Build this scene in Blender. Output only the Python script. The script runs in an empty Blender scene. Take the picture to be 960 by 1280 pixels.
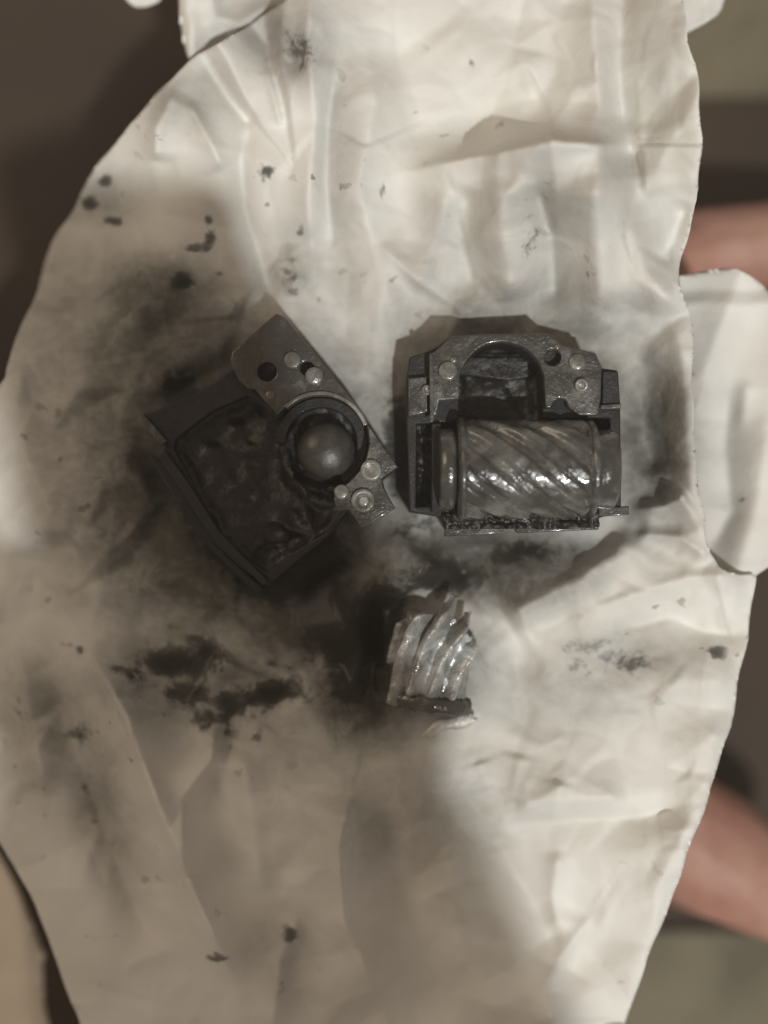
import bpy, bmesh, math, random
import numpy as np
from mathutils import Vector, Matrix, noise as mnoise

# ------------------------------------------------------------------ camera, world, lamps
S = 0.0002            # metres in one design unit (the frame is 960 x 1280 units, 0.19 x 0.26 m)
H = 1500.0            # camera height above the sheet, in units
scene = bpy.context.scene
C = scene.collection

cam_data = bpy.data.cameras.new('camera')
cam = bpy.data.objects.new('camera', cam_data); C.objects.link(cam)
cam.location = (0, 0, H*S)
cam_data.sensor_fit = 'VERTICAL'
cam_data.sensor_height = 24.0
cam_data.lens = 24.0*H/1280.0
cam_data.clip_start = 0.005
cam_data.clip_end = 50
cam_data.dof.use_dof = True
cam_data.dof.focus_distance = (H-70)*S
cam_data.dof.aperture_fstop = 1.8
scene.camera = cam

world = bpy.data.worlds.new('World'); scene.world = world
world.use_nodes = True
bg = world.node_tree.nodes['Background']
bg.inputs[0].default_value = (1.0, 0.765, 0.58, 1)
bg.inputs[1].default_value = 0.22

def W(px, py, z):
    """a point given by the picture position it is seen at and its height (units)"""
    k = (H-z)/H
    return Vector(((px-480)*S*k, (640-py)*S*k, z*S))

def aim(o, target):
    d = Vector(target)-o.location
    o.rotation_euler = d.to_track_quat('-Z', 'Y').to_euler()

AZ = Vector((0.47, -0.88))       # the bulb stands to the lower right, seen from above
EL = math.radians(63)
DIST = 4.0
bulb = bpy.data.lights.new('bulb', 'POINT')
bulb.energy = 550
bulb.color = (0.985, 0.99, 0.965)
bulb.shadow_soft_size = 0.028
bulb_o = bpy.data.objects.new('bulb', bulb); C.objects.link(bulb_o)
bulb_o.location = (AZ.x*math.cos(EL)*DIST, AZ.y*math.cos(EL)*DIST, math.sin(EL)*DIST)

fill = bpy.data.lights.new('fill_light', 'AREA')  # added warm fill to model the shaded folds; no such lamp is seen
fill.shape = 'DISK'; fill.size = 0.5
fill.energy = 2.6
fill.color = (1.0, 0.80, 0.60)
fill_o = bpy.data.objects.new('fill_light', fill); C.objects.link(fill_o)
fill_o.location = (-0.75, 0.45, 0.75); aim(fill_o, (0, 0, 0))

scene.view_settings.view_transform = 'Standard'
scene.view_settings.look = 'None'
scene.view_settings.exposure = 0.0
scene.view_settings.gamma = 1.0
scene.view_settings.use_curve_mapping = False
scene.cycles.max_bounces = 6

# ------------------------------------------------------------------ helpers
random.seed(5)
rng = np.random.default_rng(11)

def tag(o, label=None, cat=None, group=None, kind=None):
    if label: o['label'] = label
    if cat: o['category'] = cat
    if group: o['group'] = group
    if kind: o['kind'] = kind
    return o

def empty(name, loc):
    o = bpy.data.objects.new(name, None); C.objects.link(o)
    o.location = loc; o.empty_display_size = 0.01
    return o

def link(name, me, mat, parent=None, smooth=True):
    o = bpy.data.objects.new(name, me); C.objects.link(o)
    if mat: me.materials.append(mat)
    if parent: o.parent = parent
    if smooth:
        for p in me.polygons: p.use_smooth = True
    return o

def mesh_from(name, verts, faces):
    me = bpy.data.meshes.new(name)
    me.from_pydata([tuple(v) for v in verts], [], faces)
    me.update()
    return me

class NT:
    def __init__(s, name):
        s.m = bpy.data.materials.new(name); s.m.use_nodes = True
        s.t = s.m.node_tree; s.b = s.t.nodes['Principled BSDF']
    def n(s, typ, **kw):
        x = s.t.nodes.new(typ)
        for k, v in kw.items():
            if k in x.inputs: x.inputs[k].default_value = v
            else: setattr(x, k, v)
        return x
    def l(s, a, b): s.t.links.new(a, b)
    def coord(s, kind='Object', scale=1.0):
        tc = s.n('ShaderNodeTexCoord'); mp = s.n('ShaderNodeMapping')
        mp.inputs['Scale'].default_value = (scale,)*3 if not isinstance(scale, tuple) else scale
        s.l(tc.outputs[kind], mp.inputs['Vector']); return mp.outputs[0]
    def noise(s, vec, scale, detail=6, rough=0.6, dist=0.0):
        x = s.n('ShaderNodeTexNoise'); x.inputs['Scale'].default_value = scale
        x.inputs['Detail'].default_value = detail; x.inputs['Roughness'].default_value = rough
        x.inputs['Distortion'].default_value = dist
        s.l(vec, x.inputs['Vector']); return x.outputs['Fac']
    def math(s, op, a, b=None, c=None, clamp=False):
        x = s.n('ShaderNodeMath'); x.operation = op; x.use_clamp = clamp
        for i, v in enumerate((a, b, c)):
            if v is None: continue
            if isinstance(v, (int, float)): x.inputs[i].default_value = v
            else: s.l(v, x.inputs[i])
        return x.outputs[0]
    def ramp(s, fac, a, b, lo=0.0, hi=1.0):
        x = s.n('ShaderNodeMapRange'); x.interpolation_type = 'SMOOTHSTEP'
        s.l(fac, x.inputs[0])
        for i, v in zip((1, 2, 3, 4), (a, b, lo, hi)): x.inputs[i].default_value = v
        return x.outputs[0]
    def mix(s, fac, a, b):
        x = s.n('ShaderNodeMix'); x.data_type = 'RGBA'
        if isinstance(fac, (int, float)): x.inputs[0].default_value = fac
        else: s.l(fac, x.inputs[0])
        for i, v in ((6, a), (7, b)):
            if isinstance(v, tuple): x.inputs[i].default_value = (*v, 1)
            else: s.l(v, x.inputs[i])
        return x.outputs[2]
    def attr(s, name):
        x = s.n('ShaderNodeAttribute'); x.attribute_name = name; return x.outputs['Fac']
    def bump(s, h, strength, dist):
        x = s.n('ShaderNodeBump'); x.inputs['Strength'].default_value = strength
        x.inputs['Distance'].default_value = dist
        s.l(h, x.inputs['Height']); s.l(x.outputs[0], s.b.inputs['Normal']); return x
    def set(s, **kw):
        for k, v in kw.items():
            k = k.replace('_', ' ')
            if isinstance(v, (int, float)): s.b.inputs[k].default_value = v
            elif isinstance(v, tuple): s.b.inputs[k].default_value = (*v, 1) if len(v) == 3 else v
            else: s.l(v, s.b.inputs[k])

# ---- materials
def mat_paper():
    t = NT('stained_paper')
    v = t.coord('Object', (0.92/S/100.0, 1.05/S/100.0, 1/S/100.0))          # one texture unit is 100 design units
    gre = t.attr('grease'); smu_shade = t.attr('smudge_shade')
    n1 = t.noise(v, 2.6, 5, 0.62, 0.6)
    n2 = t.noise(v, 9.0, 3, 0.6, 0.2)
    n3 = t.noise(v, 0.9, 2, 0.55)
    # solid smears: attribute decides where, noise breaks the rim into rags
    g = t.math('ADD', gre, t.math('MULTIPLY', t.math('SUBTRACT', n1, 0.5), 1.25))
    g = t.math('ADD', g, t.math('MULTIPLY', t.math('SUBTRACT', n2, 0.5), 0.5))
    solid = t.ramp(g, 0.40, 0.68)
    solid = t.math('MULTIPLY', solid, t.ramp(gre, 0.02, 0.2))
    # soft grey: grease smears, plus shade painted in by the right casting
    s1 = t.math('MULTIPLY', smu_shade, t.ramp(t.math('ADD', t.math('MULTIPLY', n1, 0.7), t.math('MULTIPLY', n2, 0.3)), 0.32, 0.68, 0.70, 1.15), clamp=True)
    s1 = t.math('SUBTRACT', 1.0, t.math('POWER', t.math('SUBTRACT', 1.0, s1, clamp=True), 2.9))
    # specks scattered wherever the sheet was handled
    sp = t.n('ShaderNodeTexVoronoi'); sp.inputs['Scale'].default_value = 3.4
    wv = t.n('ShaderNodeVectorMath'); wv.operation = 'ADD'
    nz = t.n('ShaderNodeTexNoise'); nz.inputs['Scale'].default_value = 7.0
    t.l(v, nz.inputs['Vector'])
    sc = t.n('ShaderNodeVectorMath'); sc.operation = 'SCALE'; sc.inputs['Scale'].default_value = 0.25
    t.l(nz.outputs['Color'], sc.inputs[0]); t.l(v, wv.inputs[0]); t.l(sc.outputs[0], wv.inputs[1])
    t.l(wv.outputs[0], sp.inputs['Vector'])
    sep = t.n('ShaderNodeSeparateColor'); t.l(sp.outputs['Color'], sep.inputs[0])
    rad = t.math('MULTIPLY', t.ramp(sep.outputs[0], 0.15, 1.0), 0.20)
    speck = t.math('SUBTRACT', 1.0, t.ramp(t.math('SUBTRACT', sp.outputs['Distance'], rad), -0.03, 0.03))
    speck = t.math('MULTIPLY', speck, t.ramp(rad, 0.004, 0.03))
    speck = t.math('MULTIPLY', speck, t.ramp(n3, 0.36, 0.56))
    speck = t.math('MULTIPLY', speck, t.math('MULTIPLY', t.attr('speck'), 0.75))
    base = t.mix(t.ramp(n3, 0.3, 0.7), (0.78, 0.78, 0.745), (0.71, 0.70, 0.655))
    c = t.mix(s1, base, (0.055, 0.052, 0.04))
    c = t.mix(speck, c, (0.12, 0.115, 0.085))
    k = t.math('MULTIPLY', solid, t.ramp(t.math('ADD', gre, t.math('MULTIPLY', t.math('SUBTRACT', n1, 0.5), 0.6)), 0.5, 0.95, 0.70, 0.99))
    c = t.mix(k, c, (0.012, 0.012, 0.008))
    t.set(Base_Color=c, Roughness=t.math('SUBTRACT', 0.62, t.math('MULTIPLY', solid, 0.22)))
    t.b.inputs['Specular IOR Level'].default_value = 0.3
    f1 = t.noise(v, 4.0, 4, 0.55, 0.8)
    f2 = t.noise(v, 45.0, 1, 0.5)
    hgt = t.math('ADD', t.math('MULTIPLY', f1, 1.0), t.math('MULTIPLY', f2, 0.05))
    t.bump(hgt, 0.10, 14*S)
    return t.m

def mat_metal(name, base, dirt, rough=(0.25, 0.55), metallic=0.55, grease=0.5, bump=0.35, fine=30.0, coat=0.3):
    t = NT(name)
    v = t.coord('Object', 1/S/100.0)
    n1 = t.noise(v, 3.0, 4, 0.65, 0.4)
    n2 = t.noise(v, fine, 2, 0.6)
    n3 = t.noise(v, 1.1, 2, 0.5)
    film = t.ramp(t.math('ADD', n1, t.math('MULTIPLY', n3, 0.5)), 0.75-0.35*grease-0.12, 0.75-0.35*grease+0.22)
    t.set(Base_Color=t.mix(film, base, dirt))
    t.set(Metallic=t.math('MULTIPLY', t.math('SUBTRACT', 1.0, film), metallic))
    t.set(Roughness=t.ramp(n1, 0.3, 0.7, rough[1], rough[0]))
    t.b.inputs['Coat Weight'].default_value = coat
    t.b.inputs['Coat Roughness'].default_value = 0.09
    h = t.math('ADD', t.math('MULTIPLY', n1, 1.0), t.math('MULTIPLY', n2, 0.30))
    t.bump(h, bump, 5*S)
    return t.m

def mat_grease():
    t = NT('black_grease')
    v = t.coord('Object', 1/S/100.0)
    n1 = t.noise(v, 5.0, 7, 0.6, 1.0); n2 = t.noise(v, 40, 3, 0.6)
    t.set(Base_Color=t.mix(n1, (0.005, 0.0045, 0.004), (0.018, 0.015, 0.011)))
    t.set(Roughness=t.ramp(n1, 0.3, 0.7, 0.22, 0.5))
    t.bump(t.math('ADD', n1, t.math('MULTIPLY', n2, 0.12)), 0.5, 6*S)
    return t.m

def mat_simple(name, a, b, scale, rough=0.7, bump=0.2, sss=0.0):
    t = NT(name)
    v = t.coord('Object', 1/S/100.0)
    n1 = t.noise(v, scale, 7, 0.6, 0.3)
    t.set(Base_Color=t.mix(t.ramp(n1, 0.3, 0.7), a, b), Roughness=rough)
    if sss:
        t.b.inputs['Subsurface Weight'].default_value = sss
        t.b.inputs['Subsurface Radius'].default_value = (1, 0.35, 0.2)
        t.b.inputs['Subsurface Scale'].default_value = 0.004
    t.bump(n1, bump, 6*S)
    return t.m

M = dict(
    paper=mat_paper(),
    plate=mat_metal('greasy_plate_metal', (0.15, 0.15, 0.14), (0.04, 0.039, 0.034), (0.2, 0.5), 0.35, 0.46, 0.45, 24, 0.45),
    shell=mat_metal('blackened_casting', (0.020, 0.019, 0.017), (0.007, 0.0065, 0.0055), (0.45, 0.75), 0.2, 0.75, 0.4, 30, 0.05),
    gear=mat_metal('oily_gear_steel', (0.22, 0.225, 0.21), (0.045, 0.045, 0.040), (0.12, 0.34), 0.5, 0.5, 0.45, 30, 0.8),
    frag=mat_metal('broken_gear_metal', (0.58, 0.60, 0.60), (0.19, 0.19, 0.175), (0.18, 0.45), 0.4, 0.28, 0.7, 24, 0.6),
    sliver=mat_metal('pale_sliver_metal', (0.58, 0.57, 0.52), (0.34, 0.33, 0.29), (0.3, 0.55), 0.25, 0.3, 0.4, 24, 0.2),
    pin=mat_metal('pin_metal', (0.30, 0.30, 0.27), (0.10, 0.098, 0.085), (0.2, 0.45), 0.4, 0.4, 0.3),
    ball=mat_metal('dull_dome_metal', (0.08, 0.076, 0.068), (0.035, 0.033, 0.028), (0.26, 0.45), 0.3, 0.45, 0.3, 14, 0.0),
    grease=mat_grease(),
    skin=mat_simple('skin', (0.47, 0.27, 0.205), (0.37, 0.17, 0.13), 1.3, 0.55, 0.15, 0.0),
    floor=mat_simple('brown_floor', (0.048, 0.027, 0.012), (0.030, 0.017, 0.008), 0.25, 0.75, 0.2),
    slab=mat_simple('olive_grey_slab', (0.19, 0.165, 0.105), (0.11, 0.096, 0.06), 0.5, 0.8, 0.2),
    cloth=mat_simple('pale_cloth', (0.80, 0.74, 0.64), (0.74, 0.68, 0.58), 0.6, 0.85, 0.3),
    shade_sleeve=mat_simple('brown_sleeve', (0.10, 0.07, 0.045), (0.08, 0.055, 0.035), 0.8, 0.9, 0.3),
    phone=mat_simple('phone_back', (0.02, 0.02, 0.022), (0.025, 0.025, 0.026), 1.0, 0.3, 0.02),
)

# ------------------------------------------------------------------ numeric noise for the sheet
def value_noise(x, y, freq, seed):
    r = np.random.default_rng(seed)
    N = 64
    g = r.random((N, N))
    xf = x*freq; yf = y*freq
    xi = np.floor(xf).astype(int); yi = np.floor(yf).astype(int)
    fx = xf-xi; fy = yf-yi
    fx = fx*fx*fx*(fx*(fx*6-15)+10); fy = fy*fy*fy*(fy*(fy*6-15)+10)
    a = g[xi % N, yi % N]; b = g[(xi+1) % N, yi % N]
    c = g[xi % N, (yi+1) % N]; d = g[(xi+1) % N, (yi+1) % N]
    return (a*(1-fx)+b*fx)*(1-fy)+(c*(1-fx)+d*fx)*fy

def fbm(x, y, freq, seed, octv=4, gain=0.5):
    s = 0; a = 1; n = 0
    for i in range(octv):
        s = s+a*(value_noise(x+37*i, y+91*i, freq*2**i, seed+i)-0.5); n += a; a *= gain
    return s/n*2

def seg_dist(x, y, pts):
    """distance to a polyline, signed by side (positive on the right hand when walking it), and 0..1 along it"""
    best = np.full(x.shape, 1e9); side = np.zeros(x.shape); par = np.zeros(x.shape)
    n = len(pts)-1
    for i in range(n):
        ax, ay = pts[i][:2]; bx, by = pts[i+1][:2]
        dx, dy = bx-ax, by-ay; L2 = dx*dx+dy*dy+1e-9
        t = np.clip(((x-ax)*dx+(y-ay)*dy)/L2, 0, 1)
        qx = x-(ax+t*dx); qy = y-(ay+t*dy)
        d = np.hypot(qx, qy)
        m = d < best
        cr = dx*qy-dy*qx          # picture y runs down: positive = right hand
        best = np.where(m, d, best); side = np.where(m, np.sign(cr), side)
        par = np.where(m, (i+t)/n, par)
    return best, side, par

def ridge(x, y, pts, h, wr, wl, p=1.3, ends=0.18):
    d, s, u = seg_dist(x, y, pts)
    w = np.where(s >= 0, wr, wl)
    if len(pts[0]) > 2: h = h*np.interp(u*(len(pts)-1), range(len(pts)), [q[2] for q in pts])
    env = np.clip(np.minimum(u, 1-u)/ends, 0, 1) if ends else 1.0
    env = 0.15+0.85*env*env*(3-2*env) if ends else 1.0
    # a rounded crest so that a fold is never a knife edge
    dd = np.sqrt(d*d+2)-1.41
    return h*env*np.exp(-(dd/w)**(p*0.85))

def smooth01(v): v = np.clip(v, 0, 1); return v*v*(3-2*v)

def poly_sd(x, y, poly):
    """signed distance to a closed polygon (negative inside) and the nearest point on it"""
    best = np.full(x.shape, 1e9); nx = np.zeros(x.shape); ny = np.zeros(x.shape)
    inside = np.zeros(x.shape, bool)
    n = len(poly)
    for i in range(n):
        ax, ay = poly[i]; bx, by = poly[(i+1) % n]
        dx, dy = bx-ax, by-ay
        t = np.clip(((x-ax)*dx+(y-ay)*dy)/(dx*dx+dy*dy+1e-9), 0, 1)
        qx = ax+t*dx; qy = ay+t*dy
        d = np.hypot(x-qx, y-qy); m = d < best
        best = np.where(m, d, best); nx = np.where(m, qx, nx); ny = np.where(m, qy, ny)
        if ay != by:
            c = ((ay > y) != (by > y)) & (x < (bx-ax)*(y-ay)/(by-ay)+ax)
            inside ^= c
    return np.where(inside, -best, best), nx, ny

def chaikin(pts, n=2, closed=True):
    for _ in range(n):
        q = []
        m = len(pts)
        for i in range(m if closed else m-1):
            a, b = pts[i], pts[(i+1) % m]
            q.append((a[0]*.75+b[0]*.25, a[1]*.75+b[1]*.25)); q.append((a[0]*.25+b[0]*.75, a[1]*.25+b[1]*.75))
        pts = q
    return pts

def build_sheet(name, outline, step, zfun, mat, parent, attrs=None, thick=0.7):
    xs = [p[0] for p in outline]; ys = [p[1] for p in outline]
    gx = np.arange(min(xs)-step*2, max(xs)+step*2, step); gy = np.arange(min(ys)-step*2, max(ys)+step*2, step)
    X, Y = np.meshgrid(gx, gy)
    sd, nx, ny = poly_sd(X, Y, outline)
    snap = np.abs(sd) < step*0.72
    X = np.where(snap, nx, X); Y = np.where(snap, ny, Y)
    ok = snap | (sd < 0)
    Z = zfun(X, Y)
    k = (H-Z)/H
    co = np.stack([(X-480)*S*k, (640-Y)*S*k, Z*S], -1)
    q = ok[:-1, :-1] & ok[1:, :-1] & ok[:-1, 1:] & ok[1:, 1:]
    idx = np.full(X.shape, -1)
    used = np.zeros(X.shape, bool)
    used[:-1, :-1] |= q; used[1:, :-1] |= q; used[:-1, 1:] |= q; used[1:, 1:] |= q
    idx[used] = np.arange(used.sum())
    f = np.stack([idx[:-1, :-1][q], idx[1:, :-1][q], idx[1:, 1:][q], idx[:-1, 1:][q]], -1)
    me = bpy.data.meshes.new(name)
    v = co[used]
    me.vertices.add(len(v)); me.vertices.foreach_set('co', v.ravel())
    me.loops.add(f.size); me.loops.foreach_set('vertex_index', f.ravel())
    me.polygons.add(len(f)); me.polygons.foreach_set('loop_start', np.arange(len(f))*4)
    me.update(calc_edges=True); me.validate()
    for an, fn in (attrs or {}).items():
        a = me.attributes.new(an, 'FLOAT', 'POINT')
        a.data.foreach_set('value', fn(X, Y)[used].astype(np.float32))
    me.polygons.foreach_set('use_smooth', np.ones(len(f), bool))
    o = bpy.data.objects.new(name, me); C.objects.link(o); me.materials.append(mat)
    o.parent = parent
    md = o.modifiers.new('thickness', 'SOLIDIFY'); md.thickness = thick*S; md.offset = -1
    return o

# ------------------------------------------------------------------ the setting: floor far below
FZ = -640
def sheet_box(name, x0, y0, x1, y1, z0, z1, mat, kind):
    a = W(x0, y0, z1); b = W(x1, y1, z1)
    vs = []
    for z in (z0*S, z1*S):
        vs += [(a.x, a.y, z), (b.x, a.y, z), (b.x, b.y, z), (a.x, b.y, z)]
    me = mesh_from(name, vs, [(3, 2, 1, 0), (4, 5, 6, 7), (0, 1, 5, 4), (1, 2, 6, 5), (2, 3, 7, 6), (3, 0, 4, 7)])
    o = link(name, me, mat, None, False); tag(o, kind=kind); return o

sheet_box('floor', -4000, -4000, 5000, 5000, FZ-60, FZ, M['floor'], 'structure')
sheet_box('pavement', 640, -3900, 4900, 120, FZ+0.5, FZ+22, M['slab'], 'structure')
sheet_box('pavement', 640, 1165, 4900, 4900, FZ+0.5, FZ+22, M['slab'], 'structure')

# ------------------------------------------------------------------ the crumpled sheet
OUT = [(232, 78), (190, 122), (132, 190), (100, 245), (74, 292), (50, 350), (30, 402), (12, 452), (4, 478), (-30, 500),
       (-60, 560), (-60, 900), (-40, 1000), (0, 1052), (30, 1105), (58, 1165), (80, 1225), (104, 1300), (110, 1330),
       (765, 1330), (782, 1275), (805, 1212), (832, 1145), (858, 1075), (882, 1010), (902, 940), (916, 895), (928, 830),
       (937, 780), (943, 735), (945, 716), (915, 714), (893, 706), (880, 650), (872, 600), (868, 540), (866, 470), (864, 410), (860, 390),
       (848, 352), (850, 332), (860, 300), (872, 250), (880, 185), (876, 130), (866, 80), (858, 40), (853, 0), (850, -50),
       (395, -50), (360, 0), (300, 38)]
OUT = chaikin(OUT, 1)
def ragged(pts, amp, seed):
    out = []
    n = len(pts)
    for i in range(n):
        a, b = pts[i], pts[(i+1) % n]
        L = math.hypot(b[0]-a[0], b[1]-a[1]); m = max(1, int(L/7))
        for j in range(m):
            t = j/m; x = a[0]+(b[0]-a[0])*t; y = a[1]+(b[1]-a[1])*t
            out.append((x+amp*(mnoise.noise((x*0.02, y*0.02, seed))*1.6+mnoise.noise((x*0.11, y*0.11, seed+3))*0.2),
                        y+amp*(mnoise.noise((x*0.02, y*0.02, seed+7))*1.6+mnoise.noise((x*0.11, y*0.11, seed+9))*0.2)))
    return out
OUT = ragged(OUT, 3.5, 2)

# strong folds: polyline, height, width on its right hand, width on its left hand, sharpness
FOLDS = [
    ([(488, 222, 0.0), (560, 204, .40), (640, 188, .8), (690, 178, 1), (740, 182, .8), (790, 182, .6)], 130, 120, 15, 1.4),       # crest that throws the dark wedge
    ([(776, 188), (778, 260), (806, 340), (852, 398)], 55, 60, 34, 1.7),                    # bulging roll
    ([(735, 215), (742, 300), (760, 400)], 34, 48, 48, 2.0),
    ([(622, 215), (630, 300), (640, 380)], 26, 30, 34, 1.8),
    ([(560, 230), (545, 300), (520, 370)], 16, 26, 22, 1.6),
    ([(668, 225), (690, 300), (694, 392)], -24, 18, 22, 1.5),
    ([(590, 230), (575, 300), (600, 380)], -18, 22, 22, 1.7),
    ([(470, 300), (520, 350), (600, 400)], 14, 12, 30, 1.3),
    ([(740, -40), (744, 60), (750, 130), (735, 178)], 26, 26, 50, 1.4),
    ([(780, -40), (772, 80), (778, 180)], -20, 22, 18, 1.7),
    ([(800, 150), (806, 200), (812, 250)], 14, 10, 30, 1.4),
    ([(864, 0), (872, 110), (878, 180), (868, 260)], 18, 30, 22, 1.8),
    ([(820, 330), (840, 300), (860, 250)], -20, 14, 16, 1.6),
    ([(848, 392), (858, 470), (862, 560), (872, 640), (890, 710)], 36, 28, 70, 1.8),        # upright fold right of the gear
    ([(805, 430), (800, 520), (812, 600)], -26, 30, 34, 1.8),
    ([(786, 655), (768, 690), (728, 724), (660, 758), (630, 775)], 38, 26, 44, 1.5),       # bright band under the right casting
    ([(772, 640), (830, 634), (862, 616)], 26, 20, 12, 1.4),
    ([(790, 668), (850, 672), (890, 700)], 20, 14, 12, 1.4),
    ([(650, 795), (720, 765), (790, 735)], -16, 20, 16, 1.5),
    ([(700, 770), (790, 745), (860, 722), (940, 720)], 34, 40, 28, 1.5),
    ([(760, 790), (840, 772), (880, 790), (940, 794)], -20, 20, 18, 1.4),
    ([(640, 850), (740, 870), (860, 850), (930, 850)], 16, 34, 40, 1.8),
    ([(628, 1030), (700, 1026), (800, 1022), (860, 1005)], -18, 24, 12, 1.4),
    ([(640, 1008), (700, 1000), (790, 996)], 14, 16, 24, 1.5),
    ([(704, 975), (690, 1030)], 7, 14, 10, 1.5),
    ([(598, 950), (612, 990)], 9, 16, 14, 1.6), ([(650, 940), (636, 1000)], 8, 16, 12, 1.6),
    ([(560, 960), (620, 1050), (680, 1150), (730, 1250)], -26, 40, 40, 1.6),
    ([(700, 1060), (690, 1120), (700, 1170)], 14, 18, 14, 1.5),
    ([(740, 1140), (700, 1200), (680, 1240), (700, 1300)], 26, 40, 14, 1.4),
    ([(900, 880), (880, 990), (820, 1140), (770, 1290)], 22, 60, 34, 1.7),
    # lower left
    ([(112, 812), (160, 900), (196, 1000), (244, 1120), (300, 1240)], 46, 18, 34, 1.4),
    ([(60, 830), (96, 940), (140, 1060), (200, 1200)], -30, 34, 28, 1.6),
    ([(20, 800), (40, 900), (60, 1000)], 22, 24, 30, 1.5),
    ([(272, 900), (262, 950), (228, 1000), (232, 1100)], 26, 26, 16, 1.35),
    ([(300, 930), (312, 1010), (330, 1120)], 20, 22, 30, 1.6),
    ([(440, 990), (424, 1060), (430, 1150), (480, 1260)], 44, 40, 20, 1.35),
    ([(470, 990), (480, 1080), (520, 1180), (570, 1290)], -26, 40, 34, 1.6),
    ([(540, 1080), (580, 1180), (640, 1300)], 24, 40, 40, 1.8),
    ([(340, 1300), (350, 1200), (375, 1140)], 16, 14, 20, 1.4),
    # left
    ([(40, 420), (18, 500), (30, 570), (62, 640), (40, 700)], 30, 40, 34, 1.6),
    ([(0, 700), (60, 690), (120, 650), (180, 580)], -14, 24, 24, 1.5),
    ([(95, 690), (130, 610), (200, 590)], 16, 26, 20, 1.5),
    ([(40, 720), (120, 740), (230, 720), (300, 760)], 16, 26, 30, 1.6),
    ([(150, 250), (180, 330), (170, 430)], 18, 30, 36, 1.7),
    # upper left and top
    ([(222, 110), (196, 160), (196, 205)], 18, 14, 18, 1.4),
    ([(250, 70), (290, 130), (316, 160)], -14, 10, 10, 1.3),
    ([(230, 120), (262, 175), (280, 215)], 14, 14, 12, 1.3),
    ([(316, 130), (302, 200), (306, 260), (330, 340), (348, 410)], -16, 12, 14, 1.4),
    ([(392, -40), (384, 60), (396, 150), (386, 250), (392, 330)], 26, 22, 40, 1.4),
    ([(420, 80), (410, 150), (408, 230), (416, 330)], -24, 20, 16, 1.5),
    ([(455, 60), (470, 130), (448, 230), (470, 330), (500, 420)], 20, 40, 26, 1.5),
    ([(330, 80), (345, 130), (352, 160)], 10, 7, 7, 1.2),
    ([(290, 0), (330, 50), (384, 92)], -20, 16, 22, 1.5),
    ([(340, 330), (360, 350), (385, 350)], 9, 8, 8, 1.2), ([(362, 300), (372, 340), (360, 372)], 9, 8, 8, 1.2),
    ([(560, 20), (600, 70), (690, 110)], 10, 60, 40, 2.0),
    ([(480, 40), (520, 120), (530, 190)], -8, 30, 40, 1.8),
]
RANDOM = []
_r = random.Random(21)
for i in range(120):
    cx, cy = _r.uniform(-20, 960), _r.uniform(-20, 1300)
    a = _r.uniform(0, math.pi); L = _r.uniform(18, 85)
    b = a+_r.uniform(-0.7, 0.7)
    pts = [(cx-L*math.cos(a), cy-L*math.sin(a)), (cx, cy), (cx+L*math.cos(b), cy+L*math.sin(b))]
    w = L*_r.uniform(0.10, 0.30)
    RANDOM.append((pts, _r.choice((-1, 1))*w*_r.uniform(0.22, 0.55), w, w*_r.uniform(0.5, 1.6), _r.uniform(1.1, 1.5)))

for i in range(200):
    cx, cy = _r.uniform(-20, 960), _r.uniform(-20, 1300)
    a = _r.uniform(0, math.pi); L = _r.uniform(8, 30)
    b = a+_r.uniform(-0.9, 0.9)
    pts = [(cx-L*math.cos(a), cy-L*math.sin(a)), (cx, cy), (cx+L*math.cos(b), cy+L*math.sin(b))]
    w = L*_r.uniform(0.14, 0.32)
    RANDOM.append((pts, _r.choice((-1, 1))*w*_r.uniform(0.10, 0.4), w, w*_r.uniform(0.5, 1.6), _r.uniform(1.1, 1.5)))

A_FOOT = [(505, 436), (780, 436), (782, 640), (750, 672), (548, 676), (505, 640)]
B_FOOT = [(336, 392), (362, 396), (448, 500), (502, 584), (497, 637), (452, 665), (335, 738), (192, 572), (165, 520), (292, 450)]
F_FOOT = [(480, 765), (560, 750), (610, 860), (600, 915), (520, 920), (485, 880)]

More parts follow.
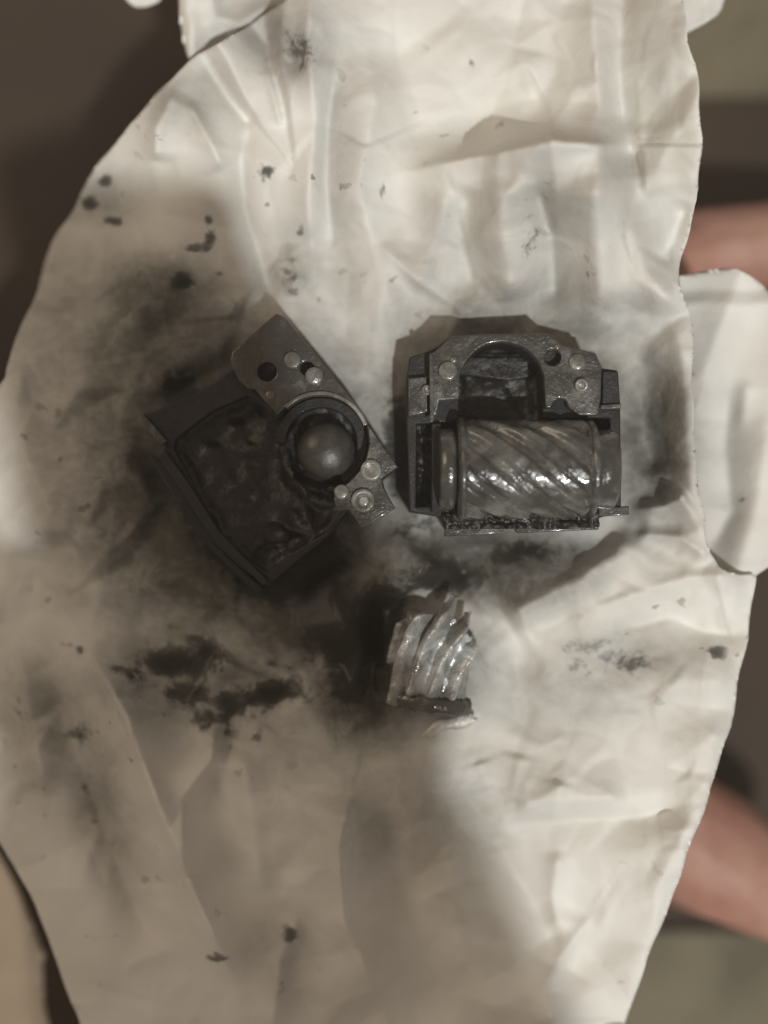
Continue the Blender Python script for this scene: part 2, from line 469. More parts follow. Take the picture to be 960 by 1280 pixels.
from mathutils.geometry import delaunay_2d_cdt
def facets(n, amp, seed, blur):
    """height raster of a crumpled sheet: flat facets between random folds (Delaunay cells over scattered points)"""
    q = random.Random(seed)
    x0, y0, x1, y1, st = -100, -100, 1060, 1380, 3
    side_ = math.sqrt((x1-x0)*(y1-y0)/n)
    pts = []
    for i in range(int((x1-x0)/side_)+1):
        for j in range(int((y1-y0)/side_)+1):
            pts.append(Vector((x0+(i+q.uniform(-.1, 1.1))*side_, y0+(j+q.uniform(-.1, 1.1))*side_)))
    for c in ((x0-80, y0-80), (x1+80, y0-80), (x1+80, y1+80), (x0-80, y1+80)): pts.append(Vector(c))
    vs, _, fs, *_rest = delaunay_2d_cdt(pts, [], [], 0, 0.01)
    hs = [q.gauss(0, 1)*amp for _ in vs]
    gx = np.arange(x0, x1+1, st); gy = np.arange(y0, y1+1, st)
    G = np.zeros((len(gy), len(gx)))
    for a, b, c in fs:
        A, B, Cc = vs[a], vs[b], vs[c]
        i0 = max(0, int((min(A.x, B.x, Cc.x)-x0)//st)); i1 = min(len(gx)-1, int((max(A.x, B.x, Cc.x)-x0)//st)+1)
        j0 = max(0, int((min(A.y, B.y, Cc.y)-y0)//st)); j1 = min(len(gy)-1, int((max(A.y, B.y, Cc.y)-y0)//st)+1)
        if i1 < i0 or j1 < j0: continue
        X, Y = np.meshgrid(gx[i0:i1+1], gy[j0:j1+1])
        d = (B.y-Cc.y)*(A.x-Cc.x)+(Cc.x-B.x)*(A.y-Cc.y)
        if abs(d) < 1e-9: continue
        l1 = ((B.y-Cc.y)*(X-Cc.x)+(Cc.x-B.x)*(Y-Cc.y))/d; l2 = ((Cc.y-A.y)*(X-Cc.x)+(A.x-Cc.x)*(Y-Cc.y))/d; l3 = 1-l1-l2
        m = (l1 >= -1e-6) & (l2 >= -1e-6) & (l3 >= -1e-6)
        sub = G[j0:j1+1, i0:i1+1]
        sub[m] = (l1*hs[a]+l2*hs[b]+l3*hs[c])[m]
    for _ in range(blur):
        G = (G+np.roll(G, 1, 0)+np.roll(G, -1, 0)+np.roll(G, 1, 1)+np.roll(G, -1, 1))/5
    def sample(x, y):
        u = np.clip((x-x0)/st, 0, len(gx)-1.001); v = np.clip((y-y0)/st, 0, len(gy)-1.001)
        i = u.astype(int); j = v.astype(int); fu = u-i; fv = v-j
        return (G[j, i]*(1-fu)+G[j, i+1]*fu)*(1-fv)+(G[j+1, i]*(1-fu)+G[j+1, i+1]*fu)*fv
    return sample
FAC_BIG = facets(130, 12.0, 4, 0)
FAC_MID = facets(560, 5.6, 9, 0)
FAC_SMALL = facets(2600, 1.5, 14, 0)
def crumple(x, y):
    wx = x+12*fbm(x, y, 1/110, 61, 2); wy = y+12*fbm(x, y, 1/110, 67, 2)      # folds are never quite straight
    k = 0.35+0.95*smooth01(0.5+1.1*fbm(x, y, 1/230, 71, 2))                 # some patches lie smoother
    return FAC_BIG(wx, wy)+k*(FAC_MID(wx, wy)+FAC_SMALL(wx, wy))

def z_sheet(x, y):
    z = np.zeros(x.shape)
    # the palm under the sheet: a shallow bowl in the middle, falling away to the left and the bottom
    z += -60*smooth01((260-x)/220)*smooth01((440-y)/120)-70*smooth01((150-x)/260)-60*smooth01((y-1000)/420)
    z += 16*smooth01((260-y)/260)+26*smooth01((x-760)/160)*smooth01((760-y)/300)
    z += 10*fbm(x, y, 1/260, 3, 3)
    z += 46*smooth01((x-752)/120)*smooth01((340-y)/90)
    for pts, h, wr, wl, p in FOLDS:
        z += ridge(x, y, pts, h*1.35, wr, wl, p)
    for pts, h, wr, wl, p in RANDOM:
        xs = [q[0] for q in pts]; ys = [q[1] for q in pts]
        m = (x > min(xs)-60) & (x < max(xs)+60) & (y > min(ys)-60) & (y < max(ys)+60)
        if m.any(): z[m] += ridge(x[m], y[m], pts, h, wr, wl, p, 0.4)
    z += crumple(x, y)
    for foot in (A_FOOT, B_FOOT, F_FOOT):
        sd, _, _ = poly_sd(x, y, foot)
        k = smooth01((sd+4)/46)
        z = z*k+(-3)*(1-k)
    return z

def blobs(lst, p=2.0):
    def f(x, y):
        o = np.zeros(x.shape)
        for cx, cy, rx, ry, rot, st in lst:
            c, s = math.cos(math.radians(rot)), math.sin(math.radians(rot))
            u = ((x-cx)*c+(y-cy)*s)/rx; v = (-(x-cx)*s+(y-cy)*c)/ry
            o = np.maximum(o, st*np.exp(-(u*u+v*v)**(p/2)))
        return o
    return f
GREASE = blobs([
    (300, 640, 120, 75, 52, 1.15), (400, 740, 70, 60, 20, 1.1), (455, 790, 62, 62, 0, 1.0), (440, 850, 46, 50, 0, 0.75), (560, 720, 75, 30, -5, 0.85),
    (235, 500, 60, 40, 40, 0.75), (640, 690, 80, 26, -3, 0.75), (500, 560, 26, 100, 0, 0.95), (520, 660, 40, 26, 0, 0.6),
    (225, 828, 72, 28, 0, 0.90), (255, 815, 44, 26, -4, 0.84), (165, 842, 40, 18, 20, 0.70), (340, 868, 58, 26, -8, 0.90), (290, 880, 46, 24, 30, 0.74),
    (285, 905, 34, 16, 70, 0.62), (258, 900, 26, 22, 0, 0.7), (345, 832, 34, 10, 8, 0.55), (298, 762, 24, 10, 0, 0.62), (232, 866, 56, 24, 10, 0.72),
    (330, 715, 70, 40, 45, 1.15), (395, 700, 50, 60, 0, 1.2), (475, 770, 40, 50, 0, 1.1), (435, 800, 60, 50, 0, 1.15), (320, 920, 10, 22, 30, 0.5), (205, 780, 34, 6, 12, 0.5), (90, 808, 26, 7, 15, 0.6), (100, 812, 10, 9, 0, 0.6),
    (112, 256, 16, 14, 0, 0.82), (130, 226, 14, 10, 0, 0.8), (140, 276, 20, 8, 10, 0.7), (153, 245, 7, 14, 0, 0.65),
    (262, 300, 11, 28, 25, 0.72), (240, 312, 28, 9, -15, 0.66), (262, 275, 10, 10, 0, 0.7), (230, 352, 20, 15, 0, 0.8),
    (333, 213, 14, 14, 0, 0.8), (122, 598, 24, 7, 5, 0.62), (110, 630, 14, 8, 20, 0.5), (32, 545, 16, 8, 20, 0.7), (48, 562, 10, 7, 0, 0.45),
    (25, 632, 12, 6, 0, 0.42), (105, 985, 12, 12, 0, 0.68), (100, 915, 30, 24, 0, 0.58), (20, 895, 26, 24, 0, 0.55), (18, 945, 12, 10, 0, 0.45), (50, 985, 10, 8, 0, 0.42),
    (270, 1198, 18, 9, 0, 0.7), (362, 1165, 12, 26, 0, 0.6), (352, 1225, 8, 26, 8, 0.44), (130, 1092, 10, 8, 0, 0.45), (385, 985, 9, 7, 0, 0.45),
    (765, 820, 70, 30, 10, 0.62), (740, 835, 40, 20, 0, 0.55), (895, 815, 18, 16, 0, 0.72), (925, 820, 14, 8, 0, 0.45), (930, 625, 16, 7, 0, 0.5), (862, 470, 12, 8, 0, 0.5), (920, 740, 8, 10, 0, 0.4),
    (400, 372, 8, 14, 30, 0.5), (362, 340, 20, 26, 0, 0.6), (375, 290, 8, 18, 20, 0.6), (478, 240, 9, 26, 0, 0.42), (520, 185, 7, 16, 0, 0.42), (660, 300, 18, 40, 20, 0.5),
    (690, 230, 16, 40, 30, 0.4), (735, 340, 8, 16, 20, 0.42), (375, 60, 38, 26, 30, 0.55), (590, 78, 8, 12, 0, 0.4),
])
SMUDGE_SHADE = blobs([  # grease smears, with painted shade round the right casting and the fold beside it
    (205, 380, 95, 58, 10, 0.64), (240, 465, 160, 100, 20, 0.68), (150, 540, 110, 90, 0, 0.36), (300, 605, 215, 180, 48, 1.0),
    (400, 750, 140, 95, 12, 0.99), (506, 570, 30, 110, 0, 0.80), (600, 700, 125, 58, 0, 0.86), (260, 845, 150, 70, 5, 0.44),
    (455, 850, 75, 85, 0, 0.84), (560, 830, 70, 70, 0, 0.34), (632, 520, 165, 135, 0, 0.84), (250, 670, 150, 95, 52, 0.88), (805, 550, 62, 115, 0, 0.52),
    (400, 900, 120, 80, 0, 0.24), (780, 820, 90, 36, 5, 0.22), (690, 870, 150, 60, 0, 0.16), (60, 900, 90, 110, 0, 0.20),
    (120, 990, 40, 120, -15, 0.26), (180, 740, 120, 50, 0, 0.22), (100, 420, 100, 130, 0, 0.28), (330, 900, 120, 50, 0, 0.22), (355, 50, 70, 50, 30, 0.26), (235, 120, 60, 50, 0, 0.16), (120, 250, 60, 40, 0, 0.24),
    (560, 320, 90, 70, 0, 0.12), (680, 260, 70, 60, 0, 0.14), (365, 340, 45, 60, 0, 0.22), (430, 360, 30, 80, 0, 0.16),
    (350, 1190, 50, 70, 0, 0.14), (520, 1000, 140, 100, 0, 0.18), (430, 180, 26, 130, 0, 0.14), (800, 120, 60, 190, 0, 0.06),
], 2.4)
SPECK = blobs([(200, 300, 200, 200, 0, 1.0), (380, 260, 110, 180, 0, 1.0), (60, 650, 150, 200, 0, 0.9), (250, 820, 260, 150, 0, 1.0), (80, 950, 120, 160, 0, 0.9),
               (860, 780, 130, 110, 0, 0.7), (560, 150, 140, 120, 0, 0.6), (200, 1150, 200, 120, 0, 0.5), (650, 330, 140, 100, 0, 0.5), (500, 420, 100, 100, 0, 0.9), (800, 1200, 120, 120, 0, 0.45)], 2.5)

sheet_root = empty('paper_towel', W(480, 640, -3))
sheet_root.location = (0, 0, 0)
tag(sheet_root, 'crumpled white sheet smeared with black grease under the metal parts', 'paper')
ATT = dict(grease=GREASE, smudge_shade=SMUDGE_SHADE, speck=SPECK)
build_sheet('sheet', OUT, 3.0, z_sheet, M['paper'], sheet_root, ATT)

# flaps of the same sheet that fold back underneath
def z_right(x, y):
    z = -34+0*x
    z += ridge(x, y, [(930, 336), (905, 400), (880, 470)], 30, 40, 50, 1.5, 0)
    z += ridge(x, y, [(985, 400), (965, 520), (950, 620), (925, 715)], 38, 40, 60, 1.7, 0)
    z += ridge(x, y, [(915, 470), (905, 560), (915, 640), (880, 700)], -18, 20, 24, 1.5, 0.2)
    z += ridge(x, y, [(935, 470), (925, 540)], 12, 12, 16, 1.5, 0.3)
    z += ridge(x, y, [(850, 345), (890, 342), (930, 336)], 12, 24, 10, 1.5, 0)
    return z+0.8*crumple(x+300, y+100)
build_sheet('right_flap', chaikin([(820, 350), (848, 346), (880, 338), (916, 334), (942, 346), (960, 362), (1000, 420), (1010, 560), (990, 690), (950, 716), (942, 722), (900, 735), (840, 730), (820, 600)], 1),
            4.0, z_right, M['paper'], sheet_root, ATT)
def z_top(x, y):
    z = -50+0*x
    z += ridge(x, y, [(228, -40), (236, 20), (240, 70)], 30, 16, 22, 1.6, 0)
    z += ridge(x, y, [(262, -20), (268, 22), (300, 30), (330, 10)], 26, 20, 14, 1.5, 0)
    return z+0.7*crumple(x+400, y+500)
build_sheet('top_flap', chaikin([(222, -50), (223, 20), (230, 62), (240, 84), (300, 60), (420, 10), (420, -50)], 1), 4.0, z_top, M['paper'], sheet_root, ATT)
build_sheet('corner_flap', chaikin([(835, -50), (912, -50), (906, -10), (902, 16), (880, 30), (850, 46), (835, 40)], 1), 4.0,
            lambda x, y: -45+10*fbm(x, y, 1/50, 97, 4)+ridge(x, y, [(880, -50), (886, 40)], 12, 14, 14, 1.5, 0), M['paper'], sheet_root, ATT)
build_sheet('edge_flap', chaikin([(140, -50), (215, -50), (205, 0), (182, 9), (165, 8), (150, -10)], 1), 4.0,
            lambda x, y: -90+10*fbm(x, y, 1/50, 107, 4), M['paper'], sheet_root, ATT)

# ------------------------------------------------------------------ mesh pieces for the castings
def plate(name, outer, holes, z0, z1, mat, parent, org, bev=1.6, zref=70, jitter=0.5):
    """flat polygon with holes, extruded from z0 to z1 with rounded rims; picture units around org"""
    k = (H-zref)/H*S
    cu = bpy.data.curves.new(name, 'CURVE'); cu.dimensions = '2D'; cu.fill_mode = 'BOTH'
    rr = random.Random(len(outer)*7+int(z1*3))
    for pts in [outer]+list(holes):
        sp = cu.splines.new('POLY'); sp.points.add(len(pts)-1); sp.use_cyclic_u = True
        for p, q in zip(sp.points, pts):
            p.co = ((q[0]-org[0]+rr.uniform(-jitter, jitter))*k, -(q[1]-org[1]+rr.uniform(-jitter, jitter))*k, 0, 1)
    cu.extrude = ((z1-z0)/2-bev)*S
    cu.bevel_depth = bev*S; cu.bevel_resolution = 2; cu.offset = -bev*S*0.9
    tmp = bpy.data.objects.new('tmp', cu); C.objects.link(tmp)
    tmp.location = (0, 0, 0)
    dg = bpy.context.evaluated_depsgraph_get(); dg.update()
    me = bpy.data.meshes.new_from_object(tmp.evaluated_get(dg))
    bpy.data.objects.remove(tmp)
    me.name = name
    me.transform(Matrix.Translation((0, 0, (z0+z1)/2*S)))
    me.materials.clear()
    o = link(name, me, mat, parent, False)
    me.shade_auto_smooth if False else None
    for p in me.polygons: p.use_smooth = abs(p.normal.z) < 0.98
    return o

def circ(cx, cy, r, n=20, a0=0, a1=360):
    full = abs(a1-a0) >= 360
    m = n if full else n+1
    return [(cx+r*math.cos(math.radians(a0+(a1-a0)*i/n)), cy+r*math.sin(math.radians(a0+(a1-a0)*i/n))) for i in range(m)]

def lathe(name, prof, cx, cy, mat, parent, org, zref=70, n=24, tilt=(0, 0)):
    """surface of revolution about the upright line through (cx, cy); prof = [(r, z)]"""
    k = (H-zref)/H*S
    vs, fs = [], []
    for r, z in prof:
        for i in range(n):
            a = 2*math.pi*i/n
            vs.append((r*k*math.cos(a), r*k*math.sin(a), z*S))
    m = len(prof)
    for j in range(m-1):
        for i in range(n):
            fs.append((j*n+i, j*n+(i+1) % n, (j+1)*n+(i+1) % n, (j+1)*n+i))
    fs.append(tuple(range(n))[::-1]); fs.append(tuple((m-1)*n+i for i in range(n)))
    me = mesh_from(name, vs, fs)
    zt = prof[0][1]*S
    me.transform(Matrix.Translation((0, 0, zt)) @ Matrix.Rotation(tilt[0], 4, 'X') @ Matrix.Rotation(tilt[1], 4, 'Y') @ Matrix.Translation((0, 0, -zt)))
    me.transform(Matrix.Translation(((cx-org[0])*k, -(cy-org[1])*k, 0)))
    o = link(name, me, mat, parent)
    return o

def pin(name, cx, cy, r, z0, z1, mat, parent, org, dish=0.0, tilt=(0, 0)):
    b = min(2.2, r*0.25)
    prof = [(r, z0), (r, z1-b), (r-b*0.3, z1-b*0.3), (r-b, z1)]
    if dish: prof += [(r*0.62, z1), (r*0.55, z1-dish*0.5), (r*0.45, z1-dish), (0.1, z1-dish)]
    else: prof += [(r*0.5, z1+0.4), (0.1, z1+0.6)]
    return lathe(name, prof, cx, cy, mat, parent, org, tilt=tilt)

def lumps(name, poly, zbase, amp, freq, seed, step, mat, parent, org, zref=70, kind='stuff', zmin=None):
    """a pool of thick grease filling a polygon"""
    k = (H-zref)/H*S
    xs = [p[0] for p in poly]; ys = [p[1] for p in poly]
    X, Y = np.meshgrid(np.arange(min(xs)-step, max(xs)+step, step), np.arange(min(ys)-step, max(ys)+step, step))
    sd, nx, ny = poly_sd(X, Y, poly)
    ok = sd < 5
    Z = zbase+amp*fbm(X, Y, freq, seed, 4)+amp*0.8*(1-np.abs(fbm(X+50, Y, freq*1.4, seed+9, 3))*2.2)+8*smooth01((14+sd)/14)
    idx = np.full(X.shape, -1); idx[ok] = np.arange(ok.sum())
    q = ok[:-1, :-1] & ok[1:, :-1] & ok[:-1, 1:] & ok[1:, 1:]
    f = np.stack([idx[:-1, :-1][q], idx[1:, :-1][q], idx[1:, 1:][q], idx[:-1, 1:][q]], -1)
    v = np.stack([(X-org[0])*k, -(Y-org[1])*k, Z*S], -1)[ok]
    me = mesh_from(name, v.tolist(), f.tolist())
    o = link(name, me, mat, parent)
    if kind: tag(o, kind=kind)
    return o

def place(org, zref=70, z=0):
    k = (H-zref)/H
    return ((org[0]-480)*S*k, (640-org[1])*S*k, z*S)

# ------------------------------------------------------------------ right casting
OA = (636, 560)
ra = empty('gearbox_housing', place(OA))
tag(ra, 'black greasy gearbox housing half with the ribbed helical gear lying in it', 'housing', 'housing halves')
arch = circ(626, 482, 53, 18, 180, 360)             # left springing over the top to the right springing
shell_out = [(512, 446), (530, 440), (548, 432), (562, 420), (600, 417), (684, 416), (702, 430), (745, 441), (752, 460), (772, 462), (776, 508), (777, 640), (748, 648), (748, 656),
             (556, 660), (553, 646), (512, 640), (508, 520), (509, 470)]
cav = [(520, 530), (562, 528), (573, 522)]+arch+[(679, 522), (764, 522), (767, 630), (520, 634)]
plate('base', shell_out, [], 0, 10, M['shell'], ra, OA)
plate('wall', shell_out, [cav], 9, 66, M['shell'], ra, OA, 2.2)
face = [(538, 446), (550, 436), (563, 423), (600, 420), (683, 419), (700, 433), (742, 444), (749, 462), (748, 500), (744, 520), (722, 520), (710, 512)]
face += circ(698, 510, 11, 10, 0, -180) + [(680, 512)] + arch[::-1] + [(572, 500), (548, 502), (545, 520), (538, 520)]
plate('face_plate', face, [circ(689, 449, 10.5, 18), ], 65.5, 84, M['plate'], ra, OA, 1.8)
plate('side_flange', [(511, 474), (533, 472), (534, 516), (511, 521)], [], 65.5, 78, M['plate'], ra, OA)
plate('side_bracket', [(752, 464), (772, 465), (775, 507), (753, 509)], [], 65.5, 72, M['shell'], ra, OA)
plate('bracket_tab', [(750, 507), (775, 506), (775, 511), (750, 512)], [], 71, 78, M['plate'], ra, OA, 1.0)
lip = [(556, 652), (640, 650), (746, 645), (747, 662), (648, 666)]+circ(637, 667, 9, 10, 0, -180)[1:-1]+[(627, 667), (556, 671)]
plate('bottom_lip', lip, [], 50, 74, M['plate'], ra, OA, 1.6)
plate('lip_tab', [(748, 636), (786, 633), (787, 643), (748, 646)], [], 50, 70, M['plate'], ra, OA, 1.6)
plate('inner_shelf', [(580, 440), (672, 440), (672, 466), (640, 470), (578, 463)], [], 10, 26, M['grease'], ra, OA, 2.5)
plate('bearing_seat', [(540, 530), (551, 530), (551, 640), (540, 640)], [], 9, 78, M['shell'], ra, OA, 2)
pin('pin', 559, 466, 12, 80, 89, M['pin'], ra, OA)
pin('pin', 719, 455, 10.5, 80, 88, M['pin'], ra, OA)
sc_ = pin('screw', 726, 482, 8.5, 78, 92, M['pin'], ra, OA, 3, (0.15, -0.2)); tag(sc_, 'small rusty brown screw')
pin('screw', 533, 489, 6.5, 74, 84, M['pin'], ra, OA, 2)
pin('rivet', 566, 452, 4, 80, 87, M['pin'], ra, OA)
pin('rivet', 694, 436, 3.2, 80, 87, M['pin'], ra, OA)
plate('edge_rib', [(536.5, 445), (541, 444), (541, 528), (536.5, 530)], [], 84.2, 90, M['plate'], ra, OA, 1.2)
lumps('grease', [(514, 524), (545, 524), (545, 636), (514, 636)], 34, 12, 1/26, 3, 3, M['grease'], ra, OA)
lumps('grease', [(575, 440), (677, 440), (677, 524), (764, 524), (766, 632), (551, 632), (551, 524), (575, 524)], 12, 4, 1/50, 4, 3, M['grease'], ra, OA)
lumps('grease', [(556, 648), (748, 643), (746, 655), (556, 660)], 68, 7, 1/14, 8, 2, M['grease'], ra, OA)

# ------------------------------------------------------------------ helical gear in the right casting
def gear_barrel(name, x0, x1, R, depth, teeth, lead, cz, cy, mat, parent, org, nx=110, na=288, zref=70, worn=0.0, seed=1):
    k = (H-zref)/H*S
    vs = np.zeros((nx+1, na, 3))
    xs = np.linspace(x0, x1, nx+1); an = np.linspace(0, 2*np.pi, na, endpoint=False)
    A, Xg = np.meshgrid(an, xs)
    ph = (A/(2*np.pi)*teeth+(Xg-x0)/lead*teeth) % 1.0
    tri = np.abs(ph-0.5)*2                        # 0 at the crest, 1 in the groove
    prof = smooth01((tri-0.30)/0.5)               # broad land, rounded groove
    nse = fbm(Xg, A*R, 1/22, seed, 4)
    edge = np.minimum(smooth01((Xg-x0)/6), smooth01((x1-Xg)/6))
    r = R-depth*prof*edge*(0.85+0.3*nse)-3*(1-edge)+1.1*nse
    vs[..., 0] = (Xg-org[0])*k
    vs[..., 1] = -(cy-org[1])*k+r*k*np.cos(A)
    vs[..., 2] = cz*S+r*k*np.sin(A)
    idx = np.arange((nx+1)*na).reshape(nx+1, na)
    j = np.roll(idx, -1, axis=1)
    f = np.stack([idx[:-1], idx[1:], j[1:], j[:-1]], -1).reshape(-1, 4).tolist()
    f.append(idx[0].tolist()); f.append(idx[-1].tolist()[::-1])
    me = mesh_from(name, vs.reshape(-1, 3).tolist(), f)
    return link(name, me, mat, parent)

def ring_x(name, prof, cz, cy, mat, parent, org, n=72, zref=70):
    """revolved about the gear's long axis; prof = [(x, r)]"""
    k = (H-zref)/H*S
    vs, fs = [], []
    for x, r in prof:
        for i in range(n):
            a = 2*math.pi*i/n
            vs.append(((x-org[0])*k, -(cy-org[1])*k+r*k*math.cos(a), cz*S+r*k*math.sin(a)))
    for j in range(len(prof)-1):
        for i in range(n):
            fs.append((j*n+i, (j+1)*n+i, (j+1)*n+(i+1) % n, j*n+(i+1) % n))
    fs.append(tuple(range(n))); fs.append(tuple((len(prof)-1)*n+i for i in range(n))[::-1])
    return link(name, mesh_from(name, vs, fs), mat, parent)

OG = (652, 587); GZ = 76
rg = empty('helical_gear', place(OG))
tag(rg, 'oily ribbed helical gear roller lying across the right housing half', 'gear')
gear_barrel('toothed_barrel', 571, 731, 62, 9.0, 8, -430, GZ, OG[1], M['gear'], rg, OG)
ring_x('end_collar', [(548, 20), (548, 46), (550, 50), (563, 51), (567, 49), (567, 44), (571.5, 44), (571.5, 20)], GZ, OG[1], M['gear'], rg, OG)
ring_x('end_collar', [(730.5, 30), (730.5, 56), (732, 60), (737, 61), (740, 59), (741, 50), (745, 49), (762, 50), (767, 46), (768, 20)], GZ, OG[1], M['gear'], rg, OG)
ring_x('rim', [(571.8, 50), (571.8, 62), (573.5, 65), (577.5, 65), (580, 62), (580, 50)], GZ, OG[1], M['gear'], rg, OG)

# ------------------------------------------------------------------ left casting
OB = (360, 580)
rb = empty('gearbox_housing', place(OB))
tag(rb, 'open black gearbox housing half with a grey dome in its round bore, turned askew', 'housing', 'housing halves')
bore = (400, 552)
shell_b = [(344, 396), (356, 399), (446, 505), (496, 583), (478, 599), (480, 609), (492, 634), (452, 659), (432, 640), (412, 668), (372, 700), (333, 733), (300, 712), (262, 676), (198, 570),
           (204, 556), (178, 526), (174, 516), (200, 508), (246, 488), (290, 458), (292, 444)]
cav_b = [(216, 548), (262, 512), (308, 492), (345, 523), (361, 503)]+circ(bore[0], bore[1], 60, 22, -128, 52)+[(424, 632), (404, 668), (368, 690), (330, 716), (300, 694), (270, 664), (214, 560)]
plate('base', shell_b, [], 0, 10, M['shell'], rb, OB)
plate('wall', shell_b, [cav_b], 9, 52, M['shell'], rb, OB, 2.0)
face_b = [(346, 392), (356, 397), (445, 507), (497, 584), (477, 599), (479, 609), (494, 635), (452, 661), (436, 637), (421, 639), (417, 622), (432, 606)]
face_b += circ(bore[0], bore[1], 62, 22, 52, -128)+[(347, 519), (318, 486), (310, 487), (297, 474), (288, 452), (290, 440)]
plate('face_plate', face_b, [circ(334, 465, 12, 18), circ(384, 461, 9, 14), circ(454, 626, 8, 14)], 51.5, 72, M['plate'], rb, OB, 1.8)
# bore wall: a ring with its rim proud of the face on the upper side
def bore_ring(name, r0, r1, a0, a1, z0, z1, mat):
    return plate(name, circ(bore[0], bore[1], r1, 30, a0, a1)+circ(bore[0], bore[1], r0, 30, a1, a0), [], z0, z1, mat, rb, OB, 0.9, jitter=0.15)
bore_ring('bore_rim', 58, 62.5, -135, -20, 52, 76, M['pin'])
bore_ring('bore_wall', 46, 58, -180, 60, 10, 40, M['shell'])
lathe('domed_cap', [(37, 8), (37, 38)]+[(37*math.cos(math.radians(a)), 38+24*math.sin(math.radians(a))) for a in range(8, 90, 9)]+[(0.2, 62)], 406, 562, M['ball'], rb, OB, n=40)
bz = 66
plate('long_flange', [(197, 570), (205, 563), (236, 606), (270, 660), (300, 692), (334, 726), (328, 733), (298, 704), (262, 672)], [], 51.5, 62, M['shell'], rb, OB, 1.4)
plate('short_flange', [(171, 522), (177, 517), (207, 551), (200, 557)], [], 51.5, 62, M['plate'], rb, OB, 1.4)
plate('outer_ledge', [(176, 566), (196, 576), (262, 680), (326, 740), (316, 746), (240, 672)], [], 8, 26, M['shell'], rb, OB, 2)
pin('pin', 366, 451, 11, 68, 78, M['pin'], rb, OB)
pin('screw', 392, 470, 11.5, 66, 80, M['pin'], rb, OB, 0, (0.1, 0.1))
pin('pin', 464, 588, 13.5, 68, 78, M['pin'], rb, OB, 1.2)
s2 = pin('screw', 454, 626, 15, 68, 79, M['pin'], rb, OB, 4)
pin('pin', 427, 615, 9.5, 68, 77, M['pin'], rb, OB)
pin('rivet', 338, 494, 6, 68, 74, M['pin'], rb, OB)
pin('screw_tip', 455, 627, 6.5, 72, 77, M['frag'], rb, OB)
lumps('grease', cav_b[:5]+[(372, 520), (352, 560), (362, 600), (400, 628)]+cav_b[-7:], 24, 10, 1/80, 15, 3, M['grease'], rb, OB)
lumps('grease', circ(bore[0], bore[1], 59, 24), 12, 4, 1/30, 19, 3, M['grease'], rb, OB)

# ------------------------------------------------------------------ broken piece of gear and the sliver below it
OF = (545, 830)
rf = empty('gear_fragment', place(OF, 40))
tag(rf, 'broken grey chunk of helical gear with slanting worn teeth, below the housings', 'gear fragment')
FR = 78
def frag_pt(u, t, r, tilt=math.radians(8)):
    """u: arc position across, t: along the axis (0 bottom .. 1 top), r: radius"""
    k = (H-40)/H*S
    a = u/FR
    x = r*math.sin(a); z = 8+(r*math.cos(a)-FR*0.52)
    y = (t-0.5)*118
    X = x*math.cos(tilt)+y*math.sin(tilt); Y = -x*math.sin(tilt)+y*math.cos(tilt)
    return (X*k, Y*k, z*S)
def core_mesh():
    nu, nt = 60, 60
    vs, fs = [], []
    def top_edge(u): return 0.90+0.10*math.sin(u*0.10)+0.09*mnoise.noise((u*0.06, 3, 1))+0.05*mnoise.noise((u*0.3, 1, 5))
    def bot_edge(u): return 0.0+0.04*mnoise.noise((u*0.12, 7, 1))
    for lay in range(2):
        for i in range(nu+1):
            for j in range(nt+1):
                s = j/nt
                u0 = -56+110*i/nu
                tt = bot_edge(u0)+(top_edge(u0)-bot_edge(u0))*s
                u = u0+7*mnoise.noise((s*4, i*0.05, 2))*(1 if i in (0, nu) else 0.6)
                n = mnoise.noise((u*0.08, s*7, lay*3.0))*2.4+mnoise.noise((u*0.25, s*20, lay*3.0))*0.9
                r = FR-9+n if lay == 0 else FR-30+n*2
                vs.append(frag_pt(u, tt, r))
    def id(l, i, j): return l*(nu+1)*(nt+1)+i*(nt+1)+j
    for i in range(nu):
        for j in range(nt):
            fs.append((id(0, i, j), id(0, i+1, j), id(0, i+1, j+1), id(0, i, j+1)))
            fs.append((id(1, i, j), id(1, i, j+1), id(1, i+1, j+1), id(1, i+1, j)))
    for i in range(nu):
        fs.append((id(1, i, 0), id(1, i+1, 0), id(0, i+1, 0), id(0, i, 0)))
        fs.append((id(0, i, nt), id(0, i+1, nt), id(1, i+1, nt), id(1, i, nt)))
    for j in range(nt):
        fs.append((id(0, 0, j), id(0, 0, j+1), id(1, 0, j+1), id(1, 0, j)))
        fs.append((id(1, nu, j), id(1, nu, j+1), id(0, nu, j+1), id(0, nu, j)))
    return mesh_from('core', vs, fs)
link('core', core_mesh(), M['frag'], rf)
